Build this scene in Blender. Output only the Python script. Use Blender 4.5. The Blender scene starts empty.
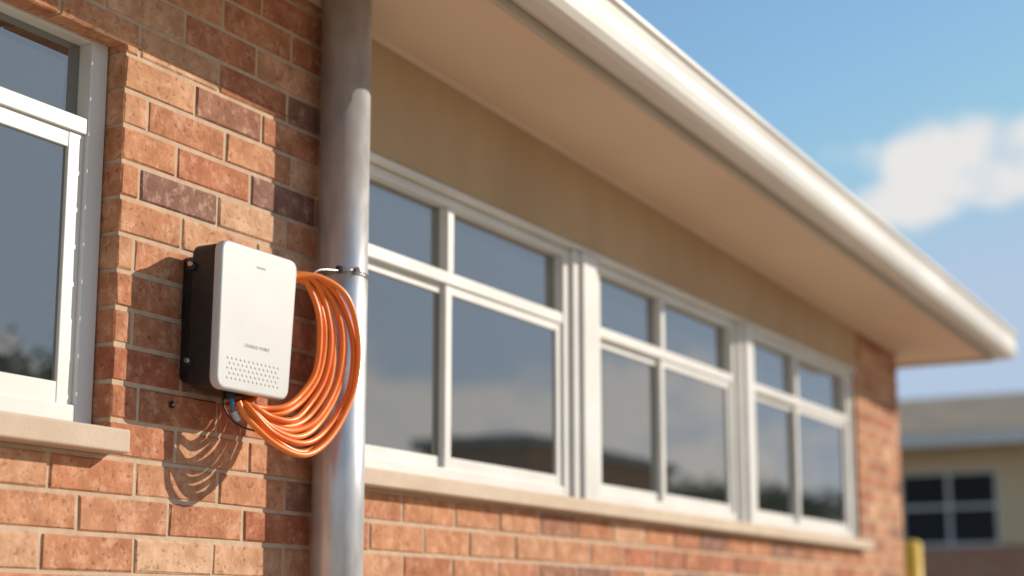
import bpy, bmesh, math, random
from mathutils import Vector, noise
random.seed(7)
scene=bpy.context.scene
ZC=1.1
SUN=Vector((1.15,-1.0,0.68)).normalized()

# ---------------------------------------------------------------- helpers
def link(o,parent=None):
    scene.collection.objects.link(o)
    if parent: o.parent=parent
    return o
def empty(name,loc=(0,0,0)):
    o=bpy.data.objects.new(name,None); o.empty_display_size=.2; o.location=loc
    return link(o)
def obj_from(name,verts,faces,mat=None,parent=None,smooth=False):
    me=bpy.data.meshes.new(name); me.from_pydata([tuple(v) for v in verts],[],faces); me.update()
    bm=bmesh.new(); bm.from_mesh(me); bmesh.ops.recalc_face_normals(bm,faces=bm.faces); bm.to_mesh(me); bm.free()
    if mat: me.materials.append(mat)
    if smooth:
        for p in me.polygons: p.use_smooth=True
    return link(bpy.data.objects.new(name,me),parent)
def bevel(o,w,seg=2,angle=30):
    m=o.modifiers.new('bevel','BEVEL'); m.width=w; m.segments=seg; m.limit_method='ANGLE'; m.angle_limit=math.radians(angle)
    m.harden_normals=False
    return o
class Boxes:
    def __init__(s): s.v=[];s.f=[]
    def add(s,x0,x1,y0,y1,z0,z1):
        b=len(s.v)
        s.v+=[(x0,y0,z0),(x1,y0,z0),(x1,y1,z0),(x0,y1,z0),(x0,y0,z1),(x1,y0,z1),(x1,y1,z1),(x0,y1,z1)]
        s.f+=[(b,b+3,b+2,b+1),(b+4,b+5,b+6,b+7),(b,b+1,b+5,b+4),(b+1,b+2,b+6,b+5),(b+2,b+3,b+7,b+6),(b+3,b,b+4,b+7)]
    def make(s,name,mat,parent=None,bev=0.0,seg=2):
        o=obj_from(name,s.v,s.f,mat,parent)
        if bev: bevel(o,bev,seg)
        return o
def cyl(name,p0,p1,r,mat,parent=None,seg=24,r2=None,smooth=True):
    p0=Vector(p0);p1=Vector(p1);d=(p1-p0).normalized()
    a=d.orthogonal().normalized();b=d.cross(a)
    if r2 is None:r2=r
    v=[];f=[]
    for i in range(seg):
        t=2*math.pi*i/seg; v.append(p0+(a*math.cos(t)+b*math.sin(t))*r)
    for i in range(seg):
        t=2*math.pi*i/seg; v.append(p1+(a*math.cos(t)+b*math.sin(t))*r2)
    for i in range(seg):
        j=(i+1)%seg; f.append((i,j,seg+j,seg+i))
    f.append(tuple(range(seg)));f.append(tuple(range(seg,2*seg)))
    o=obj_from(name,v,f,mat,parent)
    for p in o.data.polygons:
        if len(p.vertices)==4: p.use_smooth=smooth
    return o
def tube(name,pts,r,mat,parent=None,cyclic=False,res=5):
    cu=bpy.data.curves.new(name,'CURVE'); cu.dimensions='3D'; cu.bevel_depth=r; cu.bevel_resolution=res; cu.use_fill_caps=True
    sp=cu.splines.new('POLY'); sp.points.add(len(pts)-1)
    for i,p in enumerate(pts): sp.points[i].co=(p[0],p[1],p[2],1)
    sp.use_cyclic_u=cyclic; sp.use_smooth=True
    cu.materials.append(mat)
    return link(bpy.data.objects.new(name,cu),parent)
def catmull(P,n=10,closed=True):
    out=[];N=len(P);P=[Vector(p) for p in P]
    rng=range(N) if closed else range(N-1)
    for i in rng:
        if closed: a,b,c,d=P[(i-1)%N],P[i],P[(i+1)%N],P[(i+2)%N]
        else: a,b,c,d=P[max(i-1,0)],P[i],P[i+1],P[min(i+2,N-1)]
        for k in range(n):
            t=k/n
            out.append(.5*((2*b)+(c-a)*t+(2*a-5*b+4*c-d)*t*t+(3*b-a-3*c+d)*t**3))
    if not closed: out.append(P[-1])
    return out

# ---------------------------------------------------------------- materials
def mat(name,base=(.5,.5,.5),rough=.6,metal=0.0,spec=.5):
    m=bpy.data.materials.new(name); m.use_nodes=True
    b=m.node_tree.nodes['Principled BSDF']
    b.inputs['Base Color'].default_value=(*base,1); b.inputs['Roughness'].default_value=rough
    b.inputs['Metallic'].default_value=metal
    b.inputs['Specular IOR Level'].default_value=spec
    return m
class N:
    def __init__(s,m): s.t=m.node_tree; s.b=s.t.nodes['Principled BSDF']
    def n(s,t,**k):
        x=s.t.nodes.new(t)
        for a,v in k.items(): setattr(x,a,v)
        return x
    def l(s,a,b): s.t.links.new(a,b)
def noisy(name,c1,c2,scale=5,rough=.6,metal=0.0,bump=.0,bscale=60,detail=5,rv=.1,stretch=(1,1,1),spec=.5):
    m=mat(name,c1,rough,metal,spec); k=N(m)
    tc=k.n('ShaderNodeTexCoord'); mp=k.n('ShaderNodeMapping'); mp.inputs['Scale'].default_value=stretch
    k.l(tc.outputs['Object'],mp.inputs['Vector'])
    nz=k.n('ShaderNodeTexNoise'); nz.inputs['Scale'].default_value=scale; nz.inputs['Detail'].default_value=detail
    k.l(mp.outputs[0],nz.inputs['Vector'])
    r=k.n('ShaderNodeValToRGB'); r.color_ramp.elements[0].position=.3; r.color_ramp.elements[1].position=.7
    r.color_ramp.elements[0].color=(*c1,1); r.color_ramp.elements[1].color=(*c2,1)
    k.l(nz.outputs['Fac'],r.inputs['Fac']); k.l(r.outputs['Color'],k.b.inputs['Base Color'])
    mr=k.n('ShaderNodeMapRange'); mr.inputs['To Min'].default_value=rough-rv; mr.inputs['To Max'].default_value=rough+rv
    k.l(nz.outputs['Fac'],mr.inputs['Value']); k.l(mr.outputs[0],k.b.inputs['Roughness'])
    if bump:
        n2=k.n('ShaderNodeTexNoise'); n2.inputs['Scale'].default_value=bscale; n2.inputs['Detail'].default_value=3
        k.l(mp.outputs[0],n2.inputs['Vector'])
        bp=k.n('ShaderNodeBump'); bp.inputs['Strength'].default_value=bump; bp.inputs['Distance'].default_value=.003
        k.l(n2.outputs['Fac'],bp.inputs['Height']); k.l(bp.outputs[0],k.b.inputs['Normal'])
    return m

def brick_mat():
    m=mat('brick_clay',rough=.85,spec=.25); k=N(m)
    at=k.n('ShaderNodeAttribute'); at.attribute_name='rnd'
    tc=k.n('ShaderNodeTexCoord')
    off=k.n('ShaderNodeVectorMath',operation='SCALE'); off.inputs[0].default_value=(37,11,53); k.l(at.outputs['Fac'],off.inputs['Scale'])
    add=k.n('ShaderNodeVectorMath',operation='ADD'); k.l(tc.outputs['Object'],add.inputs[0]); k.l(off.outputs[0],add.inputs[1])
    r=k.n('ShaderNodeValToRGB'); e=r.color_ramp.elements
    cols=[(0,(.24,.135,.105)),(.08,(.34,.165,.11)),(.17,(.45,.175,.09)),(.35,(.55,.25,.13)),(.58,(.62,.33,.185)),(.72,(.45,.155,.08)),(.86,(.58,.265,.135)),(1,(.67,.42,.26))]
    e[0].position=0;e[0].color=(*cols[0][1],1);e[1].position=1;e[1].color=(*cols[-1][1],1)
    for p,c in cols[1:-1]:
        x=e.new(p); x.color=(*c,1)
    k.l(at.outputs['Fac'],r.inputs['Fac'])
    n1=k.n('ShaderNodeTexNoise'); n1.inputs['Scale'].default_value=13; n1.inputs['Detail'].default_value=6; n1.inputs['Roughness'].default_value=.65
    k.l(add.outputs[0],n1.inputs['Vector'])
    r1=k.n('ShaderNodeValToRGB'); r1.color_ramp.elements[0].position=.36; r1.color_ramp.elements[1].position=.66
    r1.color_ramp.elements[0].color=(.68,.60,.55,1); r1.color_ramp.elements[1].color=(1.1,1.12,1.12,1)
    k.l(n1.outputs['Fac'],r1.inputs['Fac'])
    mx=k.n('ShaderNodeMix',data_type='RGBA',blend_type='MULTIPLY'); mx.inputs[0].default_value=.9
    k.l(r.outputs['Color'],mx.inputs[6]); k.l(r1.outputs['Color'],mx.inputs[7])
    n2=k.n('ShaderNodeTexNoise'); n2.inputs['Scale'].default_value=26; n2.inputs['Detail'].default_value=7; n2.inputs['Roughness'].default_value=.75
    k.l(add.outputs[0],n2.inputs['Vector'])
    r2=k.n('ShaderNodeValToRGB'); r2.color_ramp.elements[0].position=.52; r2.color_ramp.elements[1].position=.70
    r2.color_ramp.elements[0].color=(0,0,0,1); r2.color_ramp.elements[1].color=(.6,.6,.6,1)
    k.l(n2.outputs['Fac'],r2.inputs['Fac'])
    m2=k.n('ShaderNodeMix',data_type='RGBA'); k.l(r2.outputs['Color'],m2.inputs[0]); k.l(mx.outputs[2],m2.inputs[6]); m2.inputs[7].default_value=(.67,.45,.31,1)
    n3=k.n('ShaderNodeTexNoise'); n3.inputs['Scale'].default_value=75; n3.inputs['Detail'].default_value=3
    k.l(add.outputs[0],n3.inputs['Vector'])
    r3=k.n('ShaderNodeValToRGB'); r3.color_ramp.elements[0].position=.32; r3.color_ramp.elements[1].position=.41
    r3.color_ramp.elements[0].color=(.4,.36,.36,1); r3.color_ramp.elements[1].color=(1,1,1,1)
    k.l(n3.outputs['Fac'],r3.inputs['Fac'])
    m3=k.n('ShaderNodeMix',data_type='RGBA',blend_type='MULTIPLY'); m3.inputs[0].default_value=.6
    k.l(m2.outputs[2],m3.inputs[6]); k.l(r3.outputs['Color'],m3.inputs[7]); k.l(m3.outputs[2],k.b.inputs['Base Color'])
    sm=k.n('ShaderNodeMath',operation='ADD'); k.l(n1.outputs['Fac'],sm.inputs[0]); k.l(n3.outputs['Fac'],sm.inputs[1])
    bp=k.n('ShaderNodeBump'); bp.inputs['Strength'].default_value=.5; bp.inputs['Distance'].default_value=.004
    k.l(sm.outputs[0],bp.inputs['Height']); k.l(bp.outputs[0],k.b.inputs['Normal'])
    return m
def brick_tex_mat(name='brick_plain'):
    m=mat(name,rough=.85,spec=.25); k=N(m)
    tc=k.n('ShaderNodeTexCoord'); sep=k.n('ShaderNodeSeparateXYZ'); k.l(tc.outputs['Object'],sep.inputs[0])
    ad=k.n('ShaderNodeMath',operation='ADD'); k.l(sep.outputs[0],ad.inputs[0]); k.l(sep.outputs[1],ad.inputs[1])
    cb=k.n('ShaderNodeCombineXYZ'); k.l(ad.outputs[0],cb.inputs[0]); k.l(sep.outputs[2],cb.inputs[1])
    br=k.n('ShaderNodeTexBrick'); br.inputs['Scale'].default_value=1; br.inputs['Brick Width'].default_value=.29; br.inputs['Row Height'].default_value=.089
    br.inputs['Mortar Size'].default_value=.006
    br.inputs['Color1'].default_value=(.42,.18,.10,1); br.inputs['Color2'].default_value=(.50,.25,.15,1); br.inputs['Mortar'].default_value=(.42,.31,.22,1)
    k.l(cb.outputs[0],br.inputs['Vector']); k.l(br.outputs['Color'],k.b.inputs['Base Color'])
    return m
def glass_mat():
    m=bpy.data.materials.new('window_glass'); m.use_nodes=True; t=m.node_tree; t.nodes.clear()
    o=t.nodes.new('ShaderNodeOutputMaterial'); mx=t.nodes.new('ShaderNodeMixShader')
    d=t.nodes.new('ShaderNodeBsdfDiffuse'); d.inputs['Color'].default_value=(.024,.027,.026,1)
    g=t.nodes.new('ShaderNodeBsdfGlossy'); g.inputs['Roughness'].default_value=.01; g.inputs['Color'].default_value=(.93,.93,.90,1)
    lw=t.nodes.new('ShaderNodeFresnel'); lw.inputs['IOR'].default_value=2.1
    mr=t.nodes.new('ShaderNodeMapRange'); mr.inputs['From Max'].default_value=.5; mr.inputs['To Min'].default_value=.15; mr.inputs['To Max'].default_value=.80
    tc=t.nodes.new('ShaderNodeTexCoord'); nz=t.nodes.new('ShaderNodeTexNoise'); nz.inputs['Scale'].default_value=2.2; nz.inputs['Detail'].default_value=1
    bp=t.nodes.new('ShaderNodeBump'); bp.inputs['Strength'].default_value=.12; bp.inputs['Distance'].default_value=.01
    L=t.links.new
    L(tc.outputs['Object'],nz.inputs['Vector']); L(nz.outputs['Fac'],bp.inputs['Height']); L(bp.outputs[0],g.inputs['Normal'])
    L(lw.outputs[0],mr.inputs['Value']); L(mr.outputs[0],mx.inputs[0]); L(d.outputs[0],mx.inputs[1]); L(g.outputs[0],mx.inputs[2]); L(mx.outputs[0],o.inputs[0])
    return m
M_brick=brick_mat()
M_mortar=noisy('mortar',(.48,.34,.23),(.61,.46,.33),25,.9,bump=.5,bscale=220,spec=.2)
M_brick2=brick_tex_mat()
M_white=noisy('white_window_paint',(.66,.64,.60),(.76,.74,.70),3,.4,bump=.05,bscale=40)
M_sill=noisy('sill_cast_stone',(.52,.39,.275),(.63,.49,.365),9,.75,bump=.3,bscale=120)
M_band=noisy('painted_fascia_panel',(.45,.295,.16),(.55,.38,.215),2.5,.7,bump=.25,bscale=70,stretch=(1,1,.4))
M_soffit=noisy('soffit_sheet',(.70,.51,.36),(.76,.57,.415),1.2,.65,bump=.08,bscale=30)
M_gutter=noisy('gutter_cream_steel',(.68,.63,.56),(.74,.69,.62),2,.35,bump=.03)
M_fascia=noisy('fascia_board',(.48,.39,.30),(.54,.45,.36),3,.5)
M_roof=noisy('roof_sheet',(.30,.29,.27),(.38,.36,.33),1,.5)
M_roof2=noisy('roof_tile_brown',(.36,.27,.18),(.44,.34,.24),1.5,.8,spec=.15)
M_beige=noisy('beige_render',(.66,.49,.28),(.72,.54,.33),1.3,.8)
M_glass=glass_mat()
M_dark=mat('dark_core',(.02,.02,.02),.9)

M_pipe=noisy('galvanised_steel',(.53,.54,.55),(.68,.69,.70),26,.33,metal=.6,bump=.08,bscale=60,rv=.08,stretch=(1,1,.35))
M_wire=mat('strap_steel',(.45,.45,.46),.3,1.0)
M_black=noisy('charger_black_plastic',(.010,.010,.011),(.018,.018,.019),60,.42,bump=.15,bscale=400)
M_shell=noisy('charger_white_plastic',(.54,.53,.51),(.58,.57,.55),6,.42,bump=.05,bscale=500,rv=.04)
M_slot=mat('charger_slot_grey',(.22,.22,.22),.5)
M_text=mat('charger_print',(.25,.25,.26),.5)
M_dimple=mat('charger_dimple',(.50,.49,.48),.5)
M_cable=noisy('orange_cable_pvc',(.86,.155,.012),(.93,.215,.022),12,.36,bump=.06,bscale=150,rv=.06)
M_cable2=noisy('orange_cable_pvc_highlight',(.90,.21,.025),(.95,.27,.045),12,.36,bump=.06,bscale=150,rv=.06)  # lighter orange for alternate loops and tail: cable highlights put into the colour
M_blue=mat('blue_connector',(.05,.20,.42),.4)
M_yellow=noisy('yellow_paint',(.85,.52,.04),(.90,.58,.06),5,.45)

# ---------------------------------------------------------------- main building
bld=empty('brick_school_building')
Xa,Xb=-4.0,9.54; YD=7.0
S=lambda r: r+ZC
SOF=S(1.75)
FALL=-.025            # gutter falls gently towards the far end
def tilt(o,x0=3.7):
    for v in o.data.vertices: v.co.z+=FALL*(v.co.x-x0)
    return o
BL,BH,MJ=.29,.089,.011
Z0=1.475-17*BH
bv=[];bf=[];brn=[]
def add_brick(x0,x1,z0,z1,yf,yb,rn):
    c=min(.004,(x1-x0)/4,(z1-z0)/4); b=len(bv)
    j=lambda a=.0018: random.uniform(-a,a)
    for (px,pz) in((x0+c,z0+c),(x1-c,z0+c),(x1-c,z1-c),(x0+c,z1-c)): bv.append((px+j(),yf+j(.0008),pz+j()))
    for (px,pz) in((x0,z0),(x1,z0),(x1,z1),(x0,z1)): bv.append((px+j(.0012),yf+c*.9,pz+j(.0012)))
    for (px,pz) in((x0,z0),(x1,z0),(x1,z1),(x0,z1)): bv.append((px,yb,pz))
    fs=[(0,1,2,3)]
    for i in range(4):
        k=(i+1)%4; fs+=[(i,4+i,4+k,k),(4+i,8+i,8+k,4+k)]
    for f in fs: bf.append(tuple(b+q for q in f)); brn.append(rn)
mort=Boxes()
def brick_region(x0,x1,z0,z1,il=0,ir=0,ib=0,it=0):
    mort.add(x0+il,x1-ir,.0040,.112,z0+ib,z1-it)
    n0=int((z0-Z0)//BH)-1
    for n in range(n0,n0+60):
        a=Z0+n*BH; b=a+BH-MJ
        if b<=z0 or a>=z1: continue
        ca,cb=max(a,z0),min(b,z1)
        if cb-ca<.015: continue
        rr=random.Random(n*7919)
        ox=(n%2)*BL/2+rr.uniform(-.03,.03)-.035
        i0=int((x0-ox)//BL)-1
        for i in range(i0,i0+70):
            p=ox+i*BL+random.Random(n*77+i).uniform(-.012,.012); q=ox+(i+1)*BL+random.Random(n*77+i+1).uniform(-.012,.012)-MJ
            if q<=x0 or p>=x1: continue
            cp,cq=max(p,x0),min(q,x1)
            if cq-cp<.02: continue
            rn=random.Random(n*1000+i).random()
            add_brick(cp,cq,ca,cb,random.uniform(-.0014,.0014),.10,rn)
SB=S(.375)   # underside of sill
HD=S(1.372)  # window head
WL0,WL1=1.30,2.78
WR0,WR1=3.66,8.68
brick_region(Xa,Xb,0,SB-.001,0,.004)
brick_region(Xa,WL0,SB+.0,HD,0,.003)
brick_region(WL1,WR0,SB,HD,.003,.003)
brick_region(WR1,Xb,SB,HD,.003,.004)
brick_region(Xa,WR0,HD,SOF+.2,0,.004,.003)
brick_region(WR1,Xb,HD,SOF+.03,.004,.004)
me=bpy.data.meshes.new('brickwork'); me.from_pydata(bv,[],bf); me.update()
at=me.attributes.new('rnd','FLOAT','FACE'); at.data.foreach_set('value',brn)
bm=bmesh.new(); bm.from_mesh(me); bmesh.ops.recalc_face_normals(bm,faces=bm.faces); bm.to_mesh(me); bm.free()
me.materials.append(M_brick); link(bpy.data.objects.new('brickwork',me),bld)
mort.make('mortar',M_mortar,bld)
core=Boxes(); core.add(Xa+.003,Xb-.006,.21,YD,0,SOF+.02)
core.add(Xa+.003,WL0,.113,.209,0,SOF+.02); core.add(WL1+.001,WR0,.113,.209,0,SOF+.02); core.add(WR1,Xb-.006,.113,.209,0,SOF+.02)
core.add(WL0+.001,WL1,.113,.209,0,SB); core.add(WR0+.001,WR1-.001,.113,.209,0,SB)
core.make('rear_and_side_walls',M_brick2,bld)

b=Boxes(); b.add(WR0+.002,WR1-.002,-.004,.20,HD+.002,SOF+.03); b.make('head_panel',M_band,bld,.003)
b=Boxes(); b.add(WR0+.002,WR1-.002,-.010,.05,HD-.012,HD+.000); b.make('head_trim',M_white,bld,.002)

b=Boxes()
b.add(WR0-.04,WR1+.05,-.055,.16,SB,S(.425)); o=b.make('window_sill',M_sill,bld,.006,3)
b=Boxes(); b.add(WL0-.05,WL1+.005,-.06,.16,SB,S(.43)); b.make('window_sill_side',M_sill,bld,.006,3)

def window(x0,x1,z0,z1,mull,tr,y,fw=.045,sw=.038):
    fr=Boxes(); sa=Boxes(); gl=Boxes()
    fr.add(x0,x0+fw,y,y+.06,z0,z1); fr.add(x1-fw,x1,y,y+.06,z0,z1)
    fr.add(x0+fw,x1-fw,y+.002,y+.06,z0,z0+fw); fr.add(x0+fw,x1-fw,y+.002,y+.06,z1-fw*.7,z1)
    fr.add(x0+fw,x1-fw,y+.004,y+.06,tr-.020,tr+.020)
    for m_ in mull: fr.add(m_-.019,m_+.019,y+.006,y+.06,tr+.020,z1-fw*.7)
    xs=[x0+fw]+list(mull)+[x1-fw]
    for i in range(len(xs)-1):
        a,c=xs[i],xs[i+1]
        if i>0:a-=.02
        if i<len(xs)-2:c+=.02
        yo=y+.012+(.016 if i%2==0 else 0)
        za,zb=z0+fw,tr-.020
        sa.add(a,a+sw,yo,yo+.016,za,zb); sa.add(c-sw,c,yo,yo+.016,za,zb)
        sa.add(a+sw,c-sw,yo+.001,yo+.016,za,za+sw); sa.add(a+sw,c-sw,yo+.001,yo+.016,zb-sw*.8,zb)
        gl.add(a+sw*.5,c-sw*.5,yo+.009,yo+.012,za+sw*.5,zb-sw*.4)
    for i in range(len(xs)-1):
        gl.add(xs[i]+.001,xs[i+1]-.001,y+.04,y+.043,tr,z1-fw*.5)
    fr.make('window_frame',M_white,bld,.003); sa.make('window_sash',M_white,bld,.002)
    gl.make('window_glass',M_glass,bld)
wz0,wz1,tr=S(.427),HD-.014,S(1.09)
YW=.03
window(3.685,5.20,wz0,wz1,[4.36],tr,YW)
window(5.42,6.90,wz0,wz1,[6.08],tr,YW)
window(7.10,8.64,wz0,wz1,[7.78],tr,YW)
window(WL0+.01,WL1-.004,S(.432),HD+.03,[2.04],S(1.155),.055,fw=.055,sw=.05)
p=Boxes()
for a,c in((5.203,5.417),(6.903,7.097)):
    p.add(a,c,.012,.10,wz0,wz1); p.add(a+.05,c-.05,-.004,.012,wz0,wz1)
p.add(WR0+.002,3.683,.02,.10,wz0,wz1); p.add(8.643,WR1-.002,.02,.10,wz0,wz1)
p.make('window_posts',M_white,bld,.004)

def ring(name,prof,m,smooth=False):
    v=[];f=[];n=len(prof)
    for (o_,z_) in prof:
        v+=[(Xa-o_,-o_,z_),(Xb+o_,-o_,z_),(Xb+o_,YD+o_,z_),(Xa-o_,YD+o_,z_)]
    for i in range(n):
        j=(i+1)%n
        for c in range(4):
            d=(c+1)%4; f.append((i*4+c,i*4+d,j*4+d,j*4+c))
    return tilt(obj_from(name,v,f,m,bld,smooth))
ring('soffit',[(0.0,SOF),(.455,SOF),(.455,SOF+.02),(0.0,SOF+.02)],M_soffit)
ring('soffit_cornice',[(0.005,SOF-.022),(.018,SOF-.022),(.022,SOF-.001),(0.005,SOF-.001)],M_soffit)
ring('fascia',[(.457,SOF-.018),(.477,SOF-.018),(.477,SOF+.16),(.457,SOF+.16)],M_fascia)
g=ring('roof_gutter',[(.479,S(1.905)),(.479,S(1.762)),(.555,S(1.752)),(.578,S(1.760)),(.592,S(1.785)),(.596,S(1.82)),(.590,S(1.86)),(.594,S(1.895)),(.606,S(1.905)),(.606,S(1.922)),(.590,S(1.924)),(.584,S(1.90)),(.582,S(1.80)),(.56,S(1.775)),(.490,S(1.785)),(.488,S(1.905))],M_gutter)
bevel(g,.003,2,20)
e=.55; ze=S(1.94); v=[(Xa-e,-e,ze),(Xb+e,-e,ze),(Xb+e,YD+e,ze),(Xa-e,YD+e,ze),(Xa+3.5,3.5,ze+1.3),(Xb-3.5,3.5,ze+1.3)]
tilt(obj_from('hip_roof',v,[(0,1,5,4),(1,2,5),(2,3,4,5),(3,0,4)],M_roof,bld))

# ---------------------------------------------------------------- downpipe
dp=empty('downpipe')
PX,PY,PR=3.575,-.086,.071
cyl('pipe',(PX,PY,.0),(PX,PY,SOF+.01),PR,M_pipe,dp,64)
cyl('bracket',(PX,PY,.45),(PX,PY,.48),PR+.003,M_pipe,dp,48)

cl=empty('pipe_clamp')
zc=S(.936)
for dz in(-.004,.004):
    pts=[(PX+(PR+.0025)*math.cos(t),PY+(PR+.0025)*math.sin(t),zc+dz+.004*math.sin(t*2)) for t in [2*math.pi*i/48 for i in range(48)]]
    tube('wire',pts,.0016,M_wire,cl,True)
def lump(name,c,r,m,parent,sc=(1,1,1)):
    me=bpy.data.meshes.new(name); bm=bmesh.new(); bmesh.ops.create_uvsphere(bm,u_segments=16,v_segments=10,radius=r)
    for v_ in bm.verts: v_.co=Vector((v_.co.x*sc[0],v_.co.y*sc[1],v_.co.z*sc[2]))+Vector(c)
    bm.to_mesh(me); bm.free(); me.materials.append(m)
    for p_ in me.polygons:p_.use_smooth=True
    return link(bpy.data.objects.new(name,me),parent)
cyl('screw',(PX-.090,PY-.050,zc),(PX-.028,PY-.075,zc+.004),.004,M_wire,cl,12)
cyl('nut',(PX-.092,PY-.048,zc),(PX-.080,PY-.053,zc),.010,M_black,cl,6,smooth=False)
cyl('nut',(PX-.040,PY-.070,zc+.004),(PX-.030,PY-.075,zc+.005),.009,M_wire,cl,6,smooth=False)
pts=catmull([(PX-.08,PY-.052,zc-.004),(PX-.13,PY-.05,zc-.010),(PX-.175,PY-.045,zc-.02),(PX-.205,PY-.04,zc-.045),(PX-.205,PY-.045,zc-.06)],8,False)
tube('hook',pts,.0022,M_wire,cl)

# ---------------------------------------------------------------- charger box
ch=empty('wall_charger')
def rounded_outline(corners,r,n=8):
    out=[];k=len(corners)
    for i in range(k):
        p=Vector(corners[i]);a=(Vector(corners[i-1])-p).normalized();c=(Vector(corners[(i+1)%k])-p).normalized()
        A=p+a*r;C=p+c*r
        for j in range(n+1):
            t=j/n; out.append((1-t)**2*A+2*t*(1-t)*p+t*t*C)
    return out
def prism(name,outline,y0,y1,m,bw,parent,seg=4):
    n=len(outline)
    v=[(p.x,y0,p.y) for p in outline]+[(p.x,y1,p.y) for p in outline]
    f=[tuple(range(n)),tuple(range(n,2*n))]+[(i,(i+1)%n,n+(i+1)%n,n+i) for i in range(n)]
    o=obj_from(name,v,f,m,parent); bevel(o,bw,seg,50)
    for p_ in o.data.polygons:p_.use_smooth=True
    w=o.modifiers.new('wn','WEIGHTED_NORMAL'); w.keep_sharp=True
    return o
sh=rounded_outline([(2.982,S(.548)),(3.270,S(.548)),(3.298,S(.918)),(2.988,S(.918))],.034)
prism('front_shell',sh,-.142,-.116,M_shell,.008,ch)
bd=rounded_outline([(2.988,S(.554)),(3.20,S(.554)),(3.20,S(.914)),(2.992,S(.914))],.034)
prism('black_body',bd,-.117,-.044,M_black,.006,ch)
bp_=rounded_outline([(3.015,S(.575)),(3.18,S(.575)),(3.18,S(.892)),(3.015,S(.892))],.02)
prism('wall_plate',bp_,-.045,.002,M_black,.002,ch)
for z in(.86,.62): 
    cyl('fixing_screw',(2.974,-.052,S(z)),(2.997,-.052,S(z)),.006,M_wire,ch,12)
    cyl('fixing_lug',(2.980,-.050,S(z)-.003),(2.997,-.050,S(z)-.003),.011,M_black,ch,16)
b=Boxes(); b.add(3.125,3.160,-.1426,-.140,S(.868),S(.8725)); b.make('status_slot',M_slot,ch)
dots=[]
for r_ in range(5):
    for c_ in range(13-(r_%2)):
        dots.append((3.022+c_*.0167+(r_%2)*.0083,S(.578)+r_*.0122))
dv=[];df=[]
for (x,z) in dots:
    b0=len(dv)
    for i in range(8):
        t=math.pi*2*i/8; dv.append((x+.0040*math.cos(t),-.1421,z+.0040*math.sin(t)))
    for i in range(8):
        t=math.pi*2*i/8; dv.append((x+.0024*math.cos(t),-.1433,z+.0024*math.sin(t)))
    df+=[(b0+i,b0+(i+1)%8,b0+8+(i+1)%8,b0+8+i) for i in range(8)]; df.append(tuple(b0+8+i for i in range(8)))
obj_from('grip_dimples',dv,df,M_dimple,ch,True)
tx=bpy.data.curves.new('label','FONT'); tx.body='CHARGE POINT'; tx.size=.0125; tx.extrude=.0002; tx.align_x='CENTER'; tx.space_character=1.15
tx.materials.append(M_text); to=link(bpy.data.objects.new('label',tx),ch); to.location=(3.135,-.1424,S(.662)); to.rotation_euler=(math.pi/2,0,0)
pts=catmull([(3.09,-.10,S(.565)),(3.095,-.10,S(.53)),(3.105,-.10,S(.50)),(3.12,-.11,S(.475)),(3.15,-.125,S(.452))],8,False)
tube('cable_gland',[(3.09,-.095,S(.56)),(3.09,-.095,S(.535))],.013,M_black,ch)
tube('blue_lead',pts[:22],.006,M_blue,ch)
tube('connector',[(3.104,-.10,S(.505)),(3.114,-.106,S(.482))],.0085,M_shell,ch)
tube('thin_black_lead',catmull([(3.075,-.09,S(.555)),(3.073,-.09,S(.525)),(3.088,-.10,S(.49)),(3.12,-.115,S(.468)),(3.17,-.13,S(.46))],8,False),.0025,M_black,ch)
ws=empty('wall_screw'); cyl('head',(2.985,-.006,S(.515)),(2.985,.004,S(.515)),.009,M_black,ws,14); cyl('shank',(2.985,-.012,S(.515)),(2.985,-.005,S(.515)),.004,M_wire,ws,10)

# ---------------------------------------------------------------- orange cable coil
co=empty('orange_cable_coil')
OUT=[(3.340,-.125,.895),(3.412,-.170,.866),(3.472,-.186,.795),(3.498,-.188,.70),(3.473,-.186,.580),(3.385,-.180,.472),(3.285,-.170,.425),(3.195,-.150,.448),(3.125,-.110,.520),(3.165,-.080,.535),(3.235,-.060,.575),(3.258,-.055,.74),(3.285,-.075,.868)]
INN=[(3.325,-.110,.875),(3.345,-.135,.858),(3.366,-.150,.795),(3.372,-.155,.715),(3.355,-.152,.63),(3.305,-.146,.567),(3.245,-.138,.532),(3.190,-.124,.520),(3.135,-.105,.525),(3.165,-.08,.53),(3.232,-.055,.57),(3.245,-.05,.74),(3.275,-.07,.85)]
K=[1.0,.86,.72,.58,.44,.30,.15,0]
for i,kk in enumerate(K):
    rr=random.Random(i+31); P=[]
    tw=rr.uniform(-.06,.06)
    for a,c in zip(INN,OUT):
        idx=len(P); kq=kk+tw*math.sin(idx*.8+i)
        q=[a[j]+(c[j]-a[j])*kq for j in range(3)]
        am=.0022
        q[0]+=rr.uniform(-am,am); q[2]+=rr.uniform(-am,am); q[1]+=rr.uniform(-.003,.003)-.007*(i%2)
        if idx in(6,7,8): q[1]-=.006*(i%3)
        if idx>=9: q[1]=-.055+rr.uniform(-.022,.026); q[0]=max(q[0],3.16 if idx==9 else 3.222)
        if idx in(0,12): q[1]-= .010*(i%3)
        P.append((q[0],q[1],S(q[2])))
    tube('loop',catmull(P,10,True),.0077,M_cable if i%2 else M_cable2,co,True)
P=[(3.300,-.13,S(.88)),(3.36,-.165,S(.887)),(3.435,-.200,S(.845)),(3.482,-.207,S(.74)),(3.478,-.205,S(.62)),(3.425,-.20,S(.515)),(3.35,-.195,S(.44)),(3.265,-.19,S(.408)),(3.18,-.165,S(.432)),(3.125,-.125,S(.49)),(3.108,-.11,S(.53))]
tube('tail',catmull(P,10,False),.0077,M_cable2,co)

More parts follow.
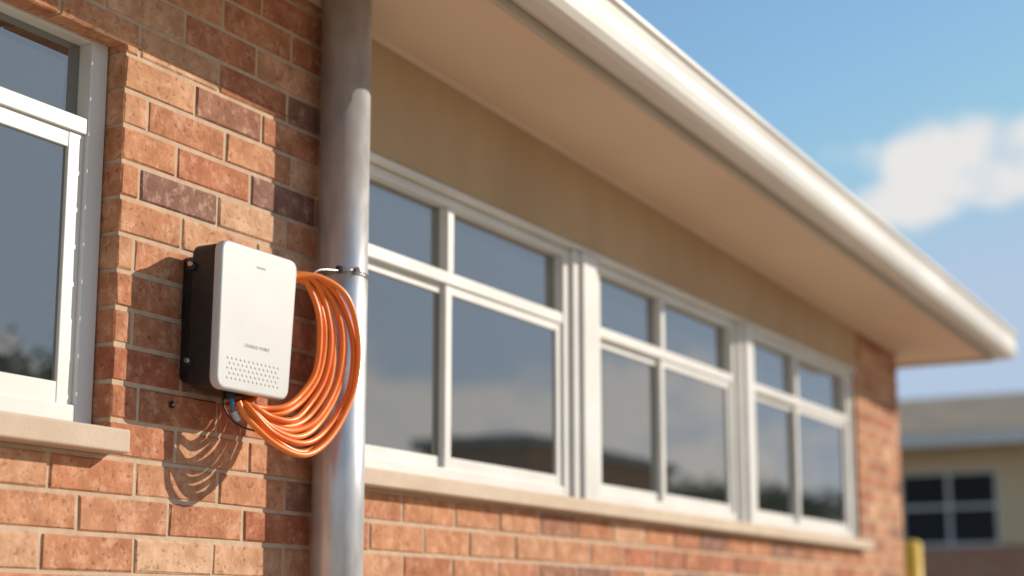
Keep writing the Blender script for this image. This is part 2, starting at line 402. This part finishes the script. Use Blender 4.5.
# ---------------------------------------------------------------- neighbouring building beyond
nb=empty('neighbouring_building')
BX=26.0
b=Boxes()
b.add(BX,BX+10,-4,-1,0,S(2.78)); b.add(BX,BX+10,5.2,16,0,S(2.78))
b.add(BX+.2,BX+10,-1,5.2,0,S(2.78))
b.add(BX,BX+.2,4.55,5.2,S(1.15),S(2.78))
b.add(BX,BX+.2,-1,5.2,S(2.36),S(2.775)); b.add(BX,BX+.2,-1,2.95,S(1.15),S(2.359))
b.make('upper_walls',M_beige,nb)
b=Boxes(); b.add(BX-.02,BX+.195,-1,5.2,0,S(1.12)); b.add(BX-.02,BX-.001,-4,-1.001,0,S(1.12)); b.add(BX-.02,BX-.001,5.201,16,0,S(1.12)); b.make('brick_base',M_brick2,nb)
b=Boxes(); b.add(BX+.12,BX+.14,2.95,4.55,S(1.15),S(2.36)); b.make('window_glass',M_dark,nb)
b=Boxes()
for y in(2.955,3.72,4.5): b.add(BX+.05,BX+.11,y,y+.05,S(1.15),S(2.36))
for z in(1.15,1.76,2.31): b.add(BX+.06,BX+.10,2.96,4.54,S(z),S(z)+.05)
b.make('window_frame',M_white,nb)
b=Boxes(); b.add(BX-.7,BX-.66,-4.7,16.7,S(2.70),S(2.90)); b.make('fascia',M_gutter,nb)
b=Boxes(); b.add(BX-.66,BX+.0,-4.6,16.6,S(2.785),S(2.82)); b.make('eave_soffit',M_soffit,nb)
v=[(BX-.7,-4.7,S(2.91)),(BX-.7,16.7,S(2.91)),(BX+10.7,16.7,S(2.91)),(BX+10.7,-4.7,S(2.91)),(BX+5,-4.7,S(4.25)),(BX+5,16.7,S(4.25))]
obj_from('gable_roof',v,[(0,1,5,4),(3,4,5,2),(0,4,3),(1,2,5)],M_roof2,nb)

# ---------------------------------------------------------------- hall across the yard (seen in the glass)
hl=empty('school_hall')
b=Boxes(); b.add(27,34,-14.2,-11.9,0,4.4); b.add(28,36,-24,-14.21,0,3.0); b.add(42,50,-25,-17.3,0,4.8); b.make('walls',M_brick2,hl)
b=Boxes(); b.add(26.8,34.2,-14.4,-11.7,4.4,4.6); b.add(27.7,36.3,-24.3,-14.41,3.0,3.2); b.add(41.7,50.3,-25.3,-17.0,4.8,5.1); b.make('flat_roofs',M_roof,hl)
b=Boxes()
for i in range(4):
    y=-16.5-i*2; b.add(27.96,27.995,y,y+1.3,1.2,2.6)
b.add(26.96,26.995,-13.6,-12.5,2.4,3.6); b.make('windows',M_dark,hl)

# ---------------------------------------------------------------- bollard
bo=empty('yellow_bollard')
bx,by=12.0,.62
cyl('post',(bx,by,0),(bx,by,S(.58)-.03),.075,M_yellow,bo,32); 
lump('cap',(bx,by,S(.58)-.03),.075,M_yellow,bo,(1,1,.45)); cyl('base_plate',(bx,by,.006),(bx,by,.02),.14,M_yellow,bo,32)

# ---------------------------------------------------------------- trees
M_bark=noisy('bark',(.10,.075,.055),(.17,.13,.095),8,.9,bump=.6,bscale=20)
M_leaf=noisy('leaves',(.06,.09,.025),(.12,.145,.05),1.3,.7)
def tree_mesh(seed,h=7.0,nleaf=6000):
    rd=random.Random(seed); V=[];F=[];MI=[]
    def limb(p0,p1,r0,r1,seg=8,steps=5):
        p0=Vector(p0);p1=Vector(p1);L=(p1-p0).length; base=len(V)
        for s in range(steps+1):
            t=s/steps; c=p0.lerp(p1,t)+Vector((rd.uniform(-1,1),rd.uniform(-1,1),0))*L*.03*(0<s<steps)
            r=r0+(r1-r0)*t
            d=(p1-p0).normalized(); a=d.orthogonal().normalized(); bb=d.cross(a)
            for k in range(seg):
                an=2*math.pi*k/seg; V.append(c+(a*math.cos(an)+bb*math.sin(an))*r)
        for s in range(steps):
            for k in range(seg):
                n=(k+1)%seg; F.append((base+s*seg+k,base+s*seg+n,base+(s+1)*seg+n,base+(s+1)*seg+k)); MI.append(0)
    top=h*.42; limb((0,0,0),(0,0,top),.22,.15)
    tips=[]
    for i in range(8):
        a=i/8*6.283+rd.uniform(-.3,.3); r=rd.uniform(.9,2.0); z=h*rd.uniform(.55,.88)
        e=(r*math.cos(a),r*math.sin(a),z); s=(0,0,top*rd.uniform(.75,1)); limb(s,e,.09,.03,6); tips.append(Vector(e))
        for j in range(3):
            e2=Vector(e)+Vector((rd.uniform(-1.1,1.1),rd.uniform(-1.1,1.1),rd.uniform(-.5,1.0))); limb(e,e2,.03,.01,5,3); tips.append(e2)
    tips.append(Vector((0,0,h*.95)))
    for i in range(nleaf):
        c=rd.choice(tips); d=Vector((rd.gauss(0,1),rd.gauss(0,1),rd.gauss(0,.75))); p=c+d*.42
        n=Vector((rd.gauss(0,1),rd.gauss(0,1),rd.gauss(0,1)+.6)).normalized(); a=n.orthogonal().normalized(); bb=n.cross(a); s=rd.uniform(.07,.15)
        b0=len(V); V.extend([p-a*s,p+bb*s*.5,p+a*s,p-bb*s*.5]); F.append((b0,b0+1,b0+2,b0+3)); MI.append(1)
    me=bpy.data.meshes.new('tree'); me.from_pydata([tuple(q) for q in V],[],F); me.update()
    me.materials.append(M_bark); me.materials.append(M_leaf); me.polygons.foreach_set('material_index',MI); return me
tm=[tree_mesh(1),tree_mesh(5)]
for i,(x,y,s,r) in enumerate([(19,-17.5,.80,0),(22,-22,.85,1),(15,-19,.7,2.2),(38,-12.8,.64,2),(47,-13.5,.66,3),(52,-16,.8,.5),(36,-29,.95,4),(60,-20,.9,1.4)]):
    o=link(bpy.data.objects.new('tree',tm[i%2])); o.location=(x,y,0); o.scale=(s*1.1,s*1.1,s); o.rotation_euler=(0,0,r)

# ---------------------------------------------------------------- ground
M_grass=noisy('grass',(.08,.10,.035),(.13,.14,.05),.6,.9,bump=.5,bscale=8)
M_conc=noisy('concrete_paving',(.42,.345,.255),(.50,.42,.32),1.2,.85,bump=.2,bscale=40)
def sheet(name,x0,x1,y0,y1,z,m): return obj_from(name,[(x0,y0,z),(x1,y0,z),(x1,y1,z),(x0,y1,z)],[(0,1,2,3)],m)
sheet('ground',-600,600,-600,600,0,M_grass)
sheet('paving',-6,25.8,-10,11,.004,M_conc)

# ---------------------------------------------------------------- sky
w=bpy.data.worlds.new('World'); scene.world=w; w.use_nodes=True; t=w.node_tree; t.nodes.clear()
L=t.links.new; nn=t.nodes.new
out=nn('ShaderNodeOutputWorld'); bg=nn('ShaderNodeBackground'); bg.inputs['Strength'].default_value=.115
sk=nn('ShaderNodeTexSky'); sk.sky_type='NISHITA'; sk.sun_disc=False
sk.sun_elevation=math.asin(SUN.z); sk.sun_rotation=math.atan2(SUN.x,SUN.y); sk.altitude=0; sk.air_density=1.25; sk.dust_density=.15; sk.ozone_density=1.6
hs=nn('ShaderNodeHueSaturation'); hs.inputs['Saturation'].default_value=1.08; hs.inputs['Value'].default_value=1.26; L(sk.outputs[0],hs.inputs['Color'])
tn=nn('ShaderNodeVectorMath'); tn.operation='MULTIPLY'; tn.inputs[1].default_value=(.93,1.0,1.02); L(hs.outputs[0],tn.inputs[0])
cp=nn('ShaderNodeVectorMath'); cp.operation='MINIMUM'; cp.inputs[1].default_value=(4.0,5.0,6.5); L(tn.outputs[0],cp.inputs[0])
tc=nn('ShaderNodeTexCoord')
def blob(c,r,soft):
    d=nn('ShaderNodeVectorMath'); d.operation='SUBTRACT'; d.inputs[1].default_value=c; L(tc.outputs['Generated'],d.inputs[0])
    s=nn('ShaderNodeVectorMath'); s.operation='DIVIDE'; s.inputs[1].default_value=r; L(d.outputs[0],s.inputs[0])
    ln=nn('ShaderNodeVectorMath'); ln.operation='LENGTH'; L(s.outputs[0],ln.inputs[0])
    m=nn('ShaderNodeMapRange'); m.interpolation_type='SMOOTHSTEP'; m.inputs['From Min'].default_value=1; m.inputs['From Max'].default_value=0.2; m.inputs['To Max'].default_value=soft; L(ln.outputs['Value'],m.inputs['Value'])
    return m.outputs[0]
mp=nn('ShaderNodeMapping'); mp.inputs['Scale'].default_value=(1,1,1.5); L(tc.outputs['Generated'],mp.inputs['Vector'])
nz=nn('ShaderNodeTexNoise'); nz.inputs['Scale'].default_value=14; nz.inputs['Detail'].default_value=8; nz.inputs['Roughness'].default_value=.58; nz.inputs['Distortion'].default_value=.2
L(mp.outputs[0],nz.inputs['Vector'])
ph=math.radians(10)
def dirpx(x,y):
    u=x-512;ww=288-y+49; F=1600*math.cos(ph)-ww*math.sin(ph); Z=1600*math.sin(ph)+ww*math.cos(ph)
    a=math.radians(28.88); return Vector((math.cos(a)*F+math.sin(a)*u,math.sin(a)*F-math.cos(a)*u,Z)).normalized()
bl=[blob(dirpx(940,165),(.080,.080,.048),.62),blob(dirpx(1015,155),(.11,.11,.055),.66),blob(dirpx(905,198),(.070,.070,.034),.55),blob(dirpx(858,160),(.060,.060,.027),.45)]
cv=bl[0]
for q in bl[1:]:
    m=nn('ShaderNodeMath'); m.operation='MAXIMUM'; L(cv,m.inputs[0]); L(q,m.inputs[1]); cv=m.outputs[0]
n2=nn('ShaderNodeTexNoise'); n2.inputs['Scale'].default_value=6; n2.inputs['Detail'].default_value=3; L(mp.outputs[0],n2.inputs['Vector'])
sp=nn('ShaderNodeSeparateXYZ'); L(tc.outputs['Generated'],sp.inputs[0])
ms=nn('ShaderNodeMapRange'); ms.inputs['From Min'].default_value=-.05; ms.inputs['From Max'].default_value=-.22; ms.inputs['To Max'].default_value=1.25; L(sp.outputs['Y'],ms.inputs['Value'])
mz=nn('ShaderNodeMapRange'); mz.inputs['From Min'].default_value=.22; mz.inputs['From Max'].default_value=.13; L(sp.outputs['Z'],mz.inputs['Value'])
mm=nn('ShaderNodeMath'); mm.operation='MULTIPLY'; L(n2.outputs['Fac'],mm.inputs[0]); L(ms.outputs[0],mm.inputs[1])
mm2=nn('ShaderNodeMath'); mm2.operation='MULTIPLY'; L(mm.outputs[0],mm2.inputs[0]); L(mz.outputs[0],mm2.inputs[1])
m=nn('ShaderNodeMath'); m.operation='MAXIMUM'; L(cv,m.inputs[0]); L(mm2.outputs[0],m.inputs[1]); cv=m.outputs[0]
ad=nn('ShaderNodeMath'); ad.operation='ADD'; L(nz.outputs['Fac'],ad.inputs[0]); L(cv,ad.inputs[1])
rp=nn('ShaderNodeMapRange'); rp.interpolation_type='SMOOTHSTEP'; rp.inputs['From Min'].default_value=.84; rp.inputs['From Max'].default_value=1.14; rp.inputs['To Max'].default_value=.92; L(ad.outputs[0],rp.inputs['Value'])
mx=nn('ShaderNodeMix'); mx.data_type='RGBA'; L(rp.outputs[0],mx.inputs[0]); L(cp.outputs[0],mx.inputs[6]); mx.inputs[7].default_value=(7.5,7.2,6.9,1)
L(mx.outputs[2],bg.inputs['Color']); L(bg.outputs[0],out.inputs['Surface'])

sl=bpy.data.lights.new('sun','SUN'); sl.energy=5.0; sl.angle=math.radians(.5); sl.color=(1,.90,.76)
so=link(bpy.data.objects.new('sun',sl)); so.rotation_euler=SUN.to_track_quat('Z','Y').to_euler(); so.location=(5,-10,12)

# ---------------------------------------------------------------- camera
cd=bpy.data.cameras.new('camera'); cd.lens=56.25; cd.sensor_width=36; cd.clip_end=3000; cd.clip_start=.05; cd.shift_y=.048
cam=link(bpy.data.objects.new('camera',cd)); cam.location=(0,-2.6,ZC); cam.rotation_euler=(math.radians(100),0,math.radians(-61.08))
cd.dof.use_dof=True; cd.dof.focus_distance=3.85; cd.dof.aperture_fstop=1.4
scene.camera=cam
scene.view_settings.view_transform='Standard'; scene.view_settings.look='None'; scene.view_settings.exposure=0
